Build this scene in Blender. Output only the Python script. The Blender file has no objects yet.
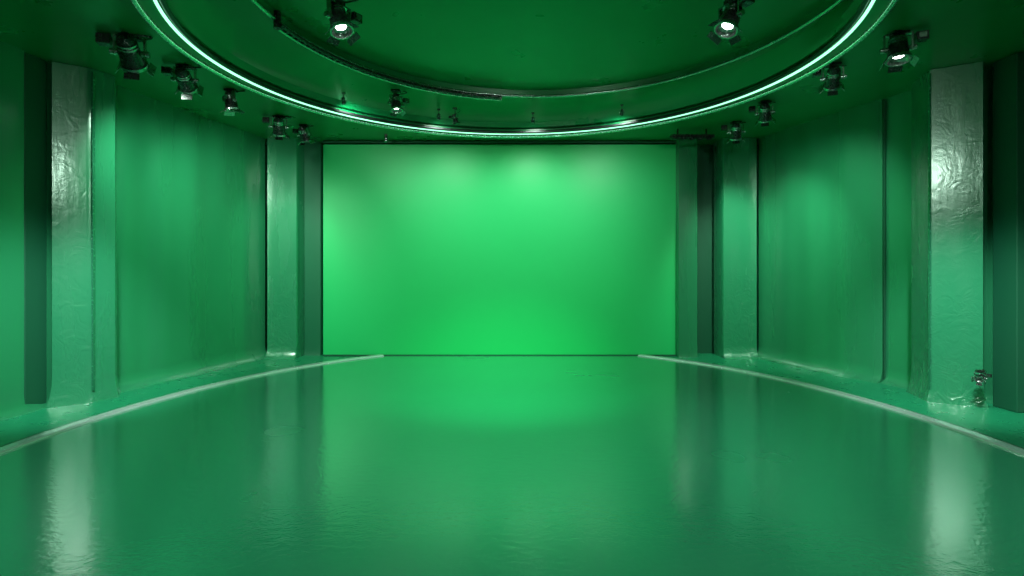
import bpy, bmesh, math, random
from mathutils import Vector, Matrix
random.seed(3)
S=bpy.context.scene
S.view_settings.view_transform='Standard'
S.view_settings.look='None'
F=520.0; CZ=1.6; H=4.1
def PX(x,d): return (x-512)*d/F
# ---------------------------------------------------------------- materials
def newmat(name):
    m=bpy.data.materials.new(name); m.use_nodes=True
    nt=m.node_tree; b=nt.nodes['Principled BSDF']; return m,nt,b
def paint(name,col,col2=None,rough=.4,spec=.5,metal=0,bump=.1,scale=(8,8,8),r2=None,det=6,coat=0,nscale=1.0,dist=.02,crough=.1,cior=1.5,nrough=.6,wr=0,wz=1.0,wtop=1,wscale=5):
    m,nt,b=newmat(name); N=nt.nodes; L=nt.links
    tc=N.new('ShaderNodeTexCoord'); mp=N.new('ShaderNodeMapping'); mp.inputs['Scale'].default_value=scale
    L.new(tc.outputs['Object'],mp.inputs['Vector'])
    n=N.new('ShaderNodeTexNoise'); n.inputs['Scale'].default_value=nscale; n.inputs['Detail'].default_value=det; n.inputs['Roughness'].default_value=nrough
    L.new(mp.outputs[0],n.inputs['Vector'])
    n2=N.new('ShaderNodeTexNoise'); n2.inputs['Scale'].default_value=.7; n2.inputs['Detail'].default_value=4
    L.new(tc.outputs['Object'],n2.inputs['Vector'])
    mx=N.new('ShaderNodeMixRGB'); mx.inputs[1].default_value=(*col,1); mx.inputs[2].default_value=(*(col2 or col),1)
    L.new(n2.outputs[0],mx.inputs[0]); L.new(mx.outputs[0],b.inputs['Base Color'])
    mr=N.new('ShaderNodeMapRange'); mr.inputs[1].default_value=.3; mr.inputs[2].default_value=.7
    mr.inputs[3].default_value=rough; mr.inputs[4].default_value=r2 if r2 is not None else rough
    L.new(n2.outputs[0] if name.startswith('glossy') else n.outputs[0],mr.inputs[0]); L.new(mr.outputs[0],b.inputs['Roughness'])
    b.inputs['Specular IOR Level'].default_value=spec; b.inputs['Metallic'].default_value=metal
    b.inputs['Coat Weight'].default_value=coat; b.inputs['Coat Roughness'].default_value=crough; b.inputs['Coat IOR'].default_value=cior
    if bump:
        bp=N.new('ShaderNodeBump'); bp.inputs['Strength'].default_value=bump; bp.inputs['Distance'].default_value=dist
        h=n.outputs[0]
        if wr:
            n3=N.new('ShaderNodeTexNoise'); n3.inputs['Scale'].default_value=wscale; n3.inputs['Detail'].default_value=3; n3.inputs['Distortion'].default_value=1.2
            L.new(tc.outputs['Object'],n3.inputs['Vector'])
            a=N.new('ShaderNodeMath'); a.operation='SUBTRACT'; a.inputs[1].default_value=.5; L.new(n3.outputs[0],a.inputs[0])
            ab=N.new('ShaderNodeMath'); ab.operation='ABSOLUTE'; L.new(a.outputs[0],ab.inputs[0])
            sx=N.new('ShaderNodeSeparateXYZ'); L.new(tc.outputs['Object'],sx.inputs[0])
            zr=N.new('ShaderNodeMapRange'); zr.inputs[1].default_value=0; zr.inputs[2].default_value=wz; zr.inputs[3].default_value=wr*4; zr.inputs[4].default_value=wr*wtop
            L.new(sx.outputs[2],zr.inputs[0])
            mu=N.new('ShaderNodeMath'); mu.operation='MULTIPLY_ADD'; L.new(ab.outputs[0],mu.inputs[0]); L.new(zr.outputs[0],mu.inputs[1]); L.new(h,mu.inputs[2]); h=mu.outputs[0]
        L.new(h,bp.inputs['Height']); L.new(bp.outputs[0],b.inputs['Normal'])
        if coat: L.new(bp.outputs[0],b.inputs['Coat Normal'])
    return m
def emis(name,col,st):
    m,nt,b=newmat(name); b.inputs['Base Color'].default_value=(*col,1)
    b.inputs['Emission Color'].default_value=(*col,1); b.inputs['Emission Strength'].default_value=st; return m
M_wall=paint('satin_green_vinyl',(.014,.205,.082),(.022,.245,.102),.22,1,.1,.14,(2.2,2.2,.22),.30,3,coat=.8,crough=.2,dist=.025,nrough=.48)
M_pil=paint('crinkled_green_vinyl',(.016,.235,.10),(.026,.275,.12),.2,1,.1,.28,(4,4,.7),.30,4,coat=1,crough=.17,dist=.02,wr=1.1,wz=1.6,wtop=.6,nrough=.5)
M_screen=paint('chroma_green_screen',(.0,.57,.14),(.0,.59,.15),.50,.8,0,.03,(40,40,40),.54,3)
M_ceil=paint('green_ceiling_paint',(.002,.21,.056),(.004,.25,.07),.26,.6,0,.06,(1.2,1.2,1.2),.36,4)
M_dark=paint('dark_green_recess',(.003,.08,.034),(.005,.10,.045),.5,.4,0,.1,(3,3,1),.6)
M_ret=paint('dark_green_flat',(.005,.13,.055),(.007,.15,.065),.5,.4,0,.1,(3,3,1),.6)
M_floor=paint('glossy_green_floor_paint',(.014,.265,.118),(.022,.29,.138),.22,.8,0,.40,(14,24,6),.28,6,coat=1,crough=.085,dist=.0035,cior=1.85,nrough=.58,wr=.3,wscale=7)
M_ledge=paint('satin_ledge_paint',(.006,.21,.085),(.01,.24,.10),.25,.5,0,.08,(5,5,5),.35,6)
M_chrome=paint('brushed_chrome',(.6,.72,.69),(.68,.8,.77),.22,.5,1,.05,(30,30,30),.3)
M_strip=paint('silver_floor_trim',(.58,.74,.72),(.66,.82,.79),.2,.9,.5,.02,(20,20,20),.28,coat=.5)
M_hem=paint('hem_green',(.03,.27,.14),(.04,.32,.17),.2,.8,.5,.1,(30,30,30),.3)
M_black=paint('black_gloss_coat',(.012,.016,.015),(.02,.025,.023),.2,.9,.3,.1,(30,30,30),.35)
M_metal=paint('polished_dark_metal',(.36,.42,.40),(.52,.58,.56),.16,.5,1,.1,(25,25,25),.3)
M_rail=paint('worn_black_metal',(.05,.07,.065),(.09,.11,.10),.3,.5,.8,.1,(40,40,40),.45)
M_led=emis('led_tube_glow',(.36,1,.62),1.9)
M_lens=emis('lit_lens',(.95,1,.97),14)
M_glass=paint('dark_lens_glass',(.05,.07,.06),(.07,.09,.08),.08,.8,0,0)
# ---------------------------------------------------------------- helpers
def mkobj(name,bm,mats,smooth=False,parent=None,loc=None):
    me=bpy.data.meshes.new(name)
    bmesh.ops.recalc_face_normals(bm,faces=bm.faces)
    bm.to_mesh(me); bm.free()
    o=bpy.data.objects.new(name,me); S.collection.objects.link(o)
    for m in (mats if isinstance(mats,(list,tuple)) else [mats]): me.materials.append(m)
    if smooth:
        for p in me.polygons: p.use_smooth=True
        try:
            me.set_sharp_from_angle(angle=math.radians(40))
        except Exception: pass
    if parent: o.parent=parent
    return o
def catmull(pts,n=10):
    out=[]; P=[Vector(p) for p in pts]; P=[2*P[0]-P[1]]+P+[2*P[-1]-P[-2]]
    for i in range(1,len(P)-2):
        for k in range(n):
            t=k/n; a,b,c,d=P[i-1],P[i],P[i+1],P[i+2]
            out.append(.5*((2*b)+(c-a)*t+(2*a-5*b+4*c-d)*t*t+(3*b-a-3*c+d)*t**3))
    out.append(P[-2]); return out
def sweep(name,plan,profile,mat,wave=0,smooth=True,closed=False):
    bm=bmesh.new(); plan=[Vector(p) for p in plan]; rows=[]; n=len(plan); s=0
    for i,p in enumerate(plan):
        if closed: t=plan[(i+1)%n]-plan[i-1]
        else: t=plan[min(i+1,n-1)]-plan[max(i-1,0)]
        t.normalize(); nn=Vector((-t.y,t.x))
        if nn.dot(Vector((0,5))-p)<0: nn=-nn
        if i: s+=(p-plan[i-1]).length
        w=wave*(math.sin(s*5.1)+.6*math.sin(s*11.3+1))
        rows.append([bm.verts.new((p.x+nn.x*(o+(w if o>=0 else 0)),p.y+nn.y*(o+(w if o>=0 else 0)),z)) for o,z in profile])
    m=len(profile)
    for i in range(n if closed else n-1):
        a=rows[i]; b=rows[(i+1)%n]
        for k in range(m): bm.faces.new((a[k],a[(k+1)%m],b[(k+1)%m],b[k]))
    if not closed:
        bm.faces.new(rows[0]); bm.faces.new(rows[-1][::-1])
    return mkobj(name,bm,mat,smooth)
def add_box(bm,c,s,mi=0,M=None,bev=0):
    r=bmesh.ops.create_cube(bm,size=1,matrix=Matrix.Translation(c)@Matrix.Diagonal((*s,1)))
    vs=r['verts']
    if M is not None: bmesh.ops.transform(bm,matrix=M,verts=vs)
    for f in {f for v in vs for f in v.link_faces}: f.material_index=mi
    return vs
def add_cyl(bm,p0,p1,r0,r1=None,seg=20,mi=0,M=None):
    r1=r0 if r1 is None else r1
    p0=Vector(p0);p1=Vector(p1); d=p1-p0
    q=d.to_track_quat('Z','Y').to_matrix().to_4x4()
    r=bmesh.ops.create_cone(bm,cap_ends=True,segments=seg,radius1=r0,radius2=r1,depth=d.length,matrix=Matrix.Translation((p0+p1)/2)@q)
    vs=r['verts']
    if M is not None: bmesh.ops.transform(bm,matrix=M,verts=vs)
    for f in {f for v in vs for f in v.link_faces}: f.material_index=mi
    return vs
def box(name,c,s,mat,bev=.01):
    bm=bmesh.new(); add_box(bm,c,s)
    o=mkobj(name,bm,mat)
    if bev:
        b=o.modifiers.new('bevel','BEVEL'); b.width=bev; b.segments=2
    return o
def ell(cx,cy,a,b,n=160): return [(cx+a*math.cos(2*math.pi*i/n),cy+b*math.sin(2*math.pi*i/n)) for i in range(n)]
def tube(name,pts,r,mat,parent=None,closed=True,seg=10):
    bm=bmesh.new(); n=len(pts); rows=[]
    P=[Vector(p) for p in pts]
    for i,p in enumerate(P):
        t=(P[(i+1)%n]-P[i-1]) if closed else (P[min(i+1,n-1)]-P[max(i-1,0)])
        t.normalize(); u=t.cross(Vector((0,0,1))).normalized(); v=u.cross(t)
        rows.append([bm.verts.new(p+r*(u*math.cos(2*math.pi*k/seg)+v*math.sin(2*math.pi*k/seg))) for k in range(seg)])
    for i in range(n if closed else n-1):
        a=rows[i];b=rows[(i+1)%n]
        for k in range(seg): bm.faces.new((a[k],a[(k+1)%seg],b[(k+1)%seg],b[k]))
    if not closed: bm.faces.new(rows[0]); bm.faces.new(rows[-1][::-1])
    return mkobj(name,bm,mat,True,parent)
def empty(name,loc=(0,0,0)):
    e=bpy.data.objects.new(name,None); e.location=loc; S.collection.objects.link(e); return e
# ---------------------------------------------------------------- shell
XL,XR,Y0,Y1=-6.3,6.3,-3.2,10.6
box('floor',(0,(Y0+Y1)/2,-.1),(XR-XL,Y1-Y0,.2),M_ledge,0)
FC=(-.02,5.0); FA,FB=4.45,5.70; YC=9.87
bm=bmesh.new()
dp=[(x,min(y,YC)) for x,y in ell(*FC,FA,FB,240)]
top=[bm.verts.new((x,y,.012)) for x,y in dp]
bot=[bm.verts.new((x,y,.0)) for x,y in dp]
bm.faces.new(top)
for i in range(240): bm.faces.new((top[i],bot[i],bot[(i+1)%240],top[(i+1)%240]))
mkobj('stage_floor',bm,M_floor)
def openarc(a,b):
    t0=math.asin(min(1,(YC-.02-FC[1])/b)); out=[]
    A0=math.pi-t0; A1=2*math.pi+t0
    for i in range(221):
        t=A0+(A1-A0)*i/220; out.append((FC[0]+a*math.cos(t),FC[1]+b*math.sin(t)))
    return out
sweep('trim_1',openarc(FA+.06,FB+.06),[(.06,.0),(.06,.016),(.045,.032),(-.035,.038),(-.06,.02),(-.06,0)],M_strip)
sweep('trim_2',openarc(FA+.16,FB+.16),[(.025,.0),(.025,.014),(-.025,.014),(-.025,0)],M_dark)
def prof(toe=.14,th=.12):
    return [(0,H),(0,.22),(toe*.12,.11),(toe*.4,.035),(toe,.0),(-th,0),(-th,H)]
sweep('wall_left',catmull([(-5.7,-3.1),(-5.85,1),(-5.75,3.5),(-5.55,5.4),(-5.52,6.5)],12),prof(.05),M_wall,.006)
sweep('wall_right',catmull([(5.7,-3.1),(5.95,1),(5.95,3.5),(5.9,5.4),(5.85,6.5)],12),prof(.05),M_wall,.006)
sweep('wall_panel_left',catmull([(-5.42,6.52),(-5.24,7.2),(-5.0,8.2),(-4.62,9.74)],14),prof(),M_wall,.010)
sweep('wall_panel_right',catmull([(5.36,7.52),(5.2,7.9),(4.95,8.6),(4.62,9.74)],14),prof(),M_wall,.010)
sweep('wall_panel_right_front',catmull([(5.68,6.5),(5.5,7.05),(5.385,7.5)],14),prof(.1),M_wall,.003)
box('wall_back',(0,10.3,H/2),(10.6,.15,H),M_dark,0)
box('wall_front',(0,-3.15,H/2),(11.6,.1,H),M_wall,0)
sx0,sx1=PX(323,9.9),PX(676,9.9)
e=empty('green_screen')
def cbox(name,c,s,mat,par,bev=.008):
    o=box(name,c,s,mat,bev); o.parent=par; return o
cbox('screen_face',((sx0+sx1)/2,9.95,2.02),(sx1-sx0,.1,4.02),M_screen,e)
cbox('header_rail',((sx0+sx1)/2,9.9,4.07),(sx1-sx0,.08,.04),M_dark,e)
cbox('base_trim',((sx0+sx1)/2,9.89,.015),(sx1-sx0,.03,.025),M_dark,e)
def column(name,x0,x1,y,depth,mat,toe=.1):
    plan=[(x0,y),(x0+.02,y-.03),((x0+x1)/2,y-.04),(x1-.02,y-.03),(x1,y)]
    pf=[(0,H),(0,.22),(toe*.12,.11),(toe*.4,.035),(toe,0),(-depth,0),(-depth,H)]
    bm=bmesh.new()
    rows=[]
    for x,yy in plan: rows.append([bm.verts.new((x,yy-o if o>=0 else y-o,z)) for o,z in pf])
    for a,b in zip(rows,rows[1:]):
        for k in range(len(pf)): bm.faces.new((a[k],a[(k+1)%len(pf)],b[(k+1)%len(pf)],b[k]))
    bm.faces.new(rows[0]); bm.faces.new(rows[-1][::-1])
    return mkobj(name,bm,mat,True)
column('column',PX(267,9.72),PX(298,9.72),9.72,.4,M_pil,.16)
column('column',PX(722,9.72),PX(757,9.72),9.72,.4,M_pil,.16)
column('narrow_column',PX(677.5,9.8),PX(698,9.8),9.82,.35,M_wall,.02)
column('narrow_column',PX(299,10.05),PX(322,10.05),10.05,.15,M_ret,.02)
def pilaster(name,plan,hem_pts,sign):
    e=empty(name)
    bm=bmesh.new(); n=len(plan); zs=[0,.02,.05,.1,.16,.24,.34,.5]+[.5+.3*i for i in range(1,12)]+[H-.005]
    rows=[]; P=[]
    for i in range(n):
        a=Vector(plan[i]);b=Vector(plan[(i+1)%n]); k=6
        for j in range(k): P.append(a.lerp(b,j/k))
    c=sum(P,Vector((0,0)))/len(P)
    for z in zs:
        fl=1+.16*max(0,(.34-z)/.34)**2.2
        rows.append([bm.verts.new((c.x+(p.x-c.x)*fl,c.y+(p.y-c.y)*fl,z)) for p in P])
    for a,b in zip(rows,rows[1:]):
        for k in range(len(P)): bm.faces.new((a[k],a[(k+1)%len(P)],b[(k+1)%len(P)],b[k]))
    bm.faces.new(rows[0]); bm.faces.new(rows[-1])
    mkobj('sheet',bm,M_pil,True,e)
    bm=bmesh.new()
    hx,hy=hem_pts
    add_box(bm,(hx,hy+.01,2.1),(.02,.03,3.9))
    z=.2
    while z<4.0:
        bmesh.ops.create_icosphere(bm,subdivisions=1,radius=.008,matrix=Matrix.Translation((hx,hy-.006,z))); z+=.04
    mkobj('hem_studs',bm,M_hem,False,e)
    return e
pl=[(PX(52,6.16),6.16),(PX(92,6.38),6.38),(PX(115,6.62),6.62),(-5.2,6.85),(-5.6,6.5)]
pilaster('wall_pilaster',pl,(PX(93,6.37),6.365),1)
pr=[(PX(983,6.16),6.16),(PX(930,6.42),6.42),(5.3,6.9),(5.8,6.5)]
pilaster('wall_pilaster',pr,(PX(931,6.4),6.41),-1)
box('shade_flat_right',(5.83,6.05,2.045),(.2,.3,4.09),M_dark,.01)  # dark colour stands in for the unlit niche beside the pilaster
box('shade_flat_left',(-5.56,6.02,2.045),(.1,.28,4.09),M_dark,.01)  # added dark flat, its colour stands in for shade on the wall here
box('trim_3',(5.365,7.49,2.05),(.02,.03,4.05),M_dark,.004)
# ---------------------------------------------------------------- ceiling
CX,CY,CA,CB=.02,5.85,3.62,3.42
IX,IY,IA,IB=.35,5.15,2.98,2.98
n=160
bm=bmesh.new()
def ringv(pts,z): return [bm.verts.new((x,y,z)) for x,y in pts]
def rect(i):
    a=2*math.pi*i/n; dx,dy=math.cos(a),math.sin(a)
    t=min(((XR-CX) if dx>0 else (CX-XL))/max(abs(dx),1e-6),((Y1-CY) if dy>0 else (CY-Y0))/max(abs(dy),1e-6))
    return (CX+dx*t,CY+dy*t)
rr=[ringv([rect(i) for i in range(n)],H), ringv(ell(CX,CY,CA+.04,CB+.04,n),H), ringv(ell(CX,CY,CA-.2,CB-.2,n),H+.02)]
mid=[((a[0]+b[0])/2,(a[1]+b[1])/2) for a,b in zip(ell(CX,CY,CA-.2,CB-.2,n),ell(IX,IY,IA,IB,n))]
rr.append(ringv(ell(CX,CY,CA-.24,CB-.24,n),H+.1))
rr.append(ringv(mid,H+.26)); rr.append(ringv(ell(IX,IY,IA,IB,n),H+.27))
rr.append(ringv(ell(IX,IY,IA-.01,IB-.01,n),H+.34)); rr.append(ringv(ell(IX,IY,IA*.5,IB*.5,n),H+.40))
for a,b in zip(rr,rr[1:]):
    for i in range(n): bm.faces.new((a[i],a[(i+1)%n],b[(i+1)%n],b[i]))
bm.faces.new(rr[-1])
tp=[bm.verts.new((v.co.x,v.co.y,H+.6)) for v in rr[0]]
for i in range(n): bm.faces.new((rr[0][i],rr[0][(i+1)%n],tp[(i+1)%n],tp[i]))
bm.faces.new(tp)
mkobj('ceiling',bm,M_ceil,True)
e=empty('ceiling_light_ring')
def e3(a,b,z,cx=CX,cy=CY): return [(x,y,z) for x,y in ell(cx,cy,a,b,n)]
tube('outer_rail',e3(CA,CB,4.01),.026,M_chrome,e)
o=sweep('fascia',ell(CX,CY,CA-.1,CB-.1,n),[(-.09,4.03),(-.09,4.09),(.08,4.09),(.08,4.03)],M_ceil,closed=True); o.parent=e
tube('led_tube',e3(CA-.17,CB-.17,4.015),.014,M_led,e)
tube('inner_rail',e3(CA-.225,CB-.225,4.03),.026,M_rail,e)
e=empty('lighting_track')
zt=H+.24
def arc(a0,a1,k=60,da=0,z=zt):
    return [(IX+(IA+da)*math.cos(math.radians(a0+(a1-a0)*i/k)),IY+(IB+da)*math.sin(math.radians(a0+(a1-a0)*i/k)),z) for i in range(k+1)]
tube('rail',arc(-10,190,90,-.02),.024,M_metal,e,False)
tube('truss_lower',arc(100,170,60,-.07,zt-.05),.022,M_black,e,False)
tube('truss_upper',arc(100,170,60,.0,zt-.06),.022,M_metal,e,False)
bm=bmesh.new()
for i in range(36):
    a=math.radians(101+i*1.95)
    add_box(bm,(0,0,0),(.10,.02,.035),M=Matrix.Translation((IX+(IA-.035)*math.cos(a),IY+(IB-.035)*math.sin(a),zt-.055))@Matrix.Rotation(a,4,'Z'))
x=arc(170,171,1,-.03,zt-.08)[0]
add_cyl(bm,(x[0],x[1],zt-.09),(x[0],x[1],zt+.09),.04)
mkobj('clips',bm,M_black,False,e)
# ---------------------------------------------------------------- fixtures
def fixture(px,py,z,target,sc=1,lit=True,energy=0,ang=60,blend=.8,topz=H,side=True,col=(1,1,1),rad=.06,pos=None,name='stage_spotlight',doors=True):
    if pos is None:
        d=(z-CZ)*F/(272-py); pos=Vector((PX(px,d),d,z))
    pos=Vector(pos); tgt=Vector(target)
    d=(tgt-pos).normalized()
    R=d.to_track_quat('-Z','Y').to_matrix().to_4x4()
    bm=bmesh.new(); s=sc
    prof=[(.20,.03),(.195,.055),(.15,.07),(.13,.07),(.13,.082),(.118,.082),(.118,.07),(.098,.07),(.098,.082),(.086,.082),(.086,.07),(.066,.07),(.066,.084),(-.02,.09),(-.07,.095),(-.07,.11),(-.10,.11),(-.10,.094),(-.07,.085),(-.045,.05)]
    seg=24; rows=[]
    for i,(zz,r) in enumerate(prof):
        rows.append([bm.verts.new(R@(Vector((r*math.cos(2*math.pi*k/seg),r*math.sin(2*math.pi*k/seg),zz-.03))*s)) for k in range(seg)])
    for j,(a,b) in enumerate(zip(rows,rows[1:])):
        for k in range(seg):
            f=bm.faces.new((a[k],a[(k+1)%seg],b[(k+1)%seg],b[k])); f.material_index=1 if 3<=j<=11 or j>=14 else 0
    bm.faces.new(rows[0]); f=bm.faces.new(rows[-1]); f.material_index=2
    if doors:
        for a in range(4):
            M=R@Matrix.Scale(s,4)@Matrix.Rotation(a*math.pi/2,4,'Z')@Matrix.Translation((0,.11,-.13))@Matrix.Rotation(math.radians(40 if a%2 else 62),4,'X')
            add_box(bm,(0,.0,-.028),(.15 if a%2 else .12,.006,.06),a%2,M)
    ax=Vector((0,0,1)).cross(d)
    ax=ax.normalized() if ax.length>.01 else Vector((1,0,0))
    up=Vector((0,0,1)); yd=up.cross(ax)
    Y=Matrix((( ax.x,yd.x,0,0),(ax.y,yd.y,0,0),(ax.z,yd.z,1,0),(0,0,0,1)))@Matrix.Scale(s,4)
    top=.14
    for sg in (-1,1):
        add_box(bm,(sg*.115,0,top/2-.01),(.014,.045,top+.03),1,Y)
        add_cyl(bm,(sg*.09,0,0),(sg*.15,0,0),.026,mi=1,M=Y,seg=12)
    add_box(bm,(0,0,top),(.244,.045,.014),1,Y)
    add_box(bm,(0,0,top+.02),(.09,.07,.04),0,Y)
    zt=topz-pos.z
    add_cyl(bm,(0,0,top*s),(0,0,max(zt,top*s+.02)),.016*s+.006,mi=1,seg=12)
    add_box(bm,(0,0,zt-.012),(.16*s,.12*s,.024),0)
    if side:
        add_box(bm,(.19,.0,.09),(.10,.09,.08),0,Y); add_box(bm,(.19,-.05,.09),(.06,.01,.05),1,Y)
        for k in range(8):
            t0=k/8;t1=(k+1)/8
            p=lambda t: (R@(Vector((.0,.03,.16))*s)).lerp(Vector((.12*s,.05*s,zt)),t)+Vector((.12*s*math.sin(math.pi*t),0,0))
            add_cyl(bm,p(t0),p(t1),.009*s,seg=6,mi=0)
    o=mkobj(name,bm,[M_black,M_metal,M_lens if lit else M_glass],True); o.location=pos
    if energy:
        l=bpy.data.lights.new('lamp','SPOT'); l.energy=energy; l.spot_size=math.radians(ang); l.spot_blend=blend; l.shadow_soft_size=rad; l.color=col
        lo=bpy.data.objects.new('lamp',l); S.collection.objects.link(lo); lo.parent=o
        lo.location=d*(.16*s+rad*.5); lo.rotation_euler=R.to_euler()
    return o
zf=3.93
G=(.10,1,.48); T=(.74,1,.84)
fixture(130,53,zf,(-4.9,8.2,1.9),1.2,False,340,88,1,col=T)
fixture(185,80,zf,(-4.6,9.0,2.4),1.0,False,240,78,1,col=T)
fixture(231,102,zf,(-3.6,7.4,1.4),.9,True,80,90,1,rad=.03)
fixture(279,127,zf,(-4.3,9.9,1.4),1.0,False,110,70,1,col=T)
fixture(304,135,zf,(-3.2,9.9,2.0),.85,False)
fixture(339,20,4.2,(-.6,4.6,.3),1.1,True,110,120,1,topz=H+.38,rad=.03)
fixture(396,104,4.15,(-1.3,7.3,.4),.85,True,60,90,1,topz=H+.26,rad=.03)
fixture(455,119,4.08,(-.2,9.9,1.0),.45,False,topz=H+.16)
fixture(730,19,4.2,(.6,4.6,.3),1.1,True,110,120,1,topz=H+.38,rad=.03)
fixture(833,78,zf,(4.9,8.6,1.9),.9,False,260,82,1,col=T)
fixture(898,49,zf,(3.8,4.9,1.0),1.05,True,70,90,1,rad=.03)
fixture(765,113,zf,(4.6,9.2,1.6),.9,False,250,82,1,col=T)
fixture(736,132,zf,(4.2,9.9,1.6),.95,False,110,70,1,col=T)
fixture(386,139,4.02,(-1.8,9.9,1),.3,False,side=False)
for x,en in ((-2.5,90),(-1.2,68),(.35,68),(1.75,90)):  # small downlights added to make the soft pools along the screen top
    yy=CY+(CB-.1)*math.sqrt(1-((x-CX)/(CA-.1))**2)-.45
    fixture(0,0,0,(x*1.05,9.75,2.5),.3,True,en,130,1,pos=(x,yy,4.14),side=False,rad=.2,doors=False,name='added_downlight',topz=4.27)
bm=bmesh.new(); add_box(bm,(0,0,0),(.75,.12,.05)); add_cyl(bm,(-.25,0,.02),(-.25,0,.13),.015); add_cyl(bm,(.25,0,.02),(.25,0,.13),.015)
for k in range(5): add_cyl(bm,(-.3+.15*k,0,-.02),(-.3+.15*k,0,-.05),.045,mi=0)
o=mkobj('batten_light',bm,M_black); o.location=(PX(692,9.1),9.1,3.97)
# added unseen floods, tinted green, that brighten the screen and the floor before it
for x in (-2.2,1.8):
    fixture(0,0,0,(x*.25-.15,9.9,1.2),1.1,True,290,58,1,pos=(x,3.9,4.2),rad=.15,topz=H+.38,col=G)
fixture(0,0,0,(-.1,7.4,0),1.1,True,1250,54,1,pos=(-.1,3.9,4.2),rad=.15,topz=H+.38,col=G)
for x in (-2.6,2.6):  # added fill lamps high up near the camera, out of view
    fixture(0,0,0,(x*.7,5.0,.5),1.1,True,290,130,1,pos=(x,.6,3.85),rad=.15,col=T)
# added out-of-view spots that brighten the front pilasters and their floor streaks
fixture(0,0,0,(-5.2,6.3,.6),1.1,True,1150,44,1,pos=(-3.4,3.85,3.9),rad=.2)
fixture(0,0,0,(5.35,6.3,.6),1.1,True,1150,44,1,pos=(3.5,3.85,3.9),rad=.2)
o=fixture(0,0,0,(4.6,5.4,.1),.42,False,0,pos=(PX(980,6.0),6.0,.38),topz=.47,side=True,name='clamp_lamp')
# ---------------------------------------------------------------- camera/world
w=bpy.data.worlds.new('World'); S.world=w; w.use_nodes=True
w.node_tree.nodes['Background'].inputs[0].default_value=(.01,.03,.02,1)
c=bpy.data.cameras.new('Camera'); c.sensor_width=36; c.lens=F/1024*36; c.shift_y=-16/1024; c.clip_start=.05
co=bpy.data.objects.new('Camera',c); S.collection.objects.link(co); co.location=(0,0,CZ); co.rotation_euler=(math.pi/2,0,0)
S.camera=co
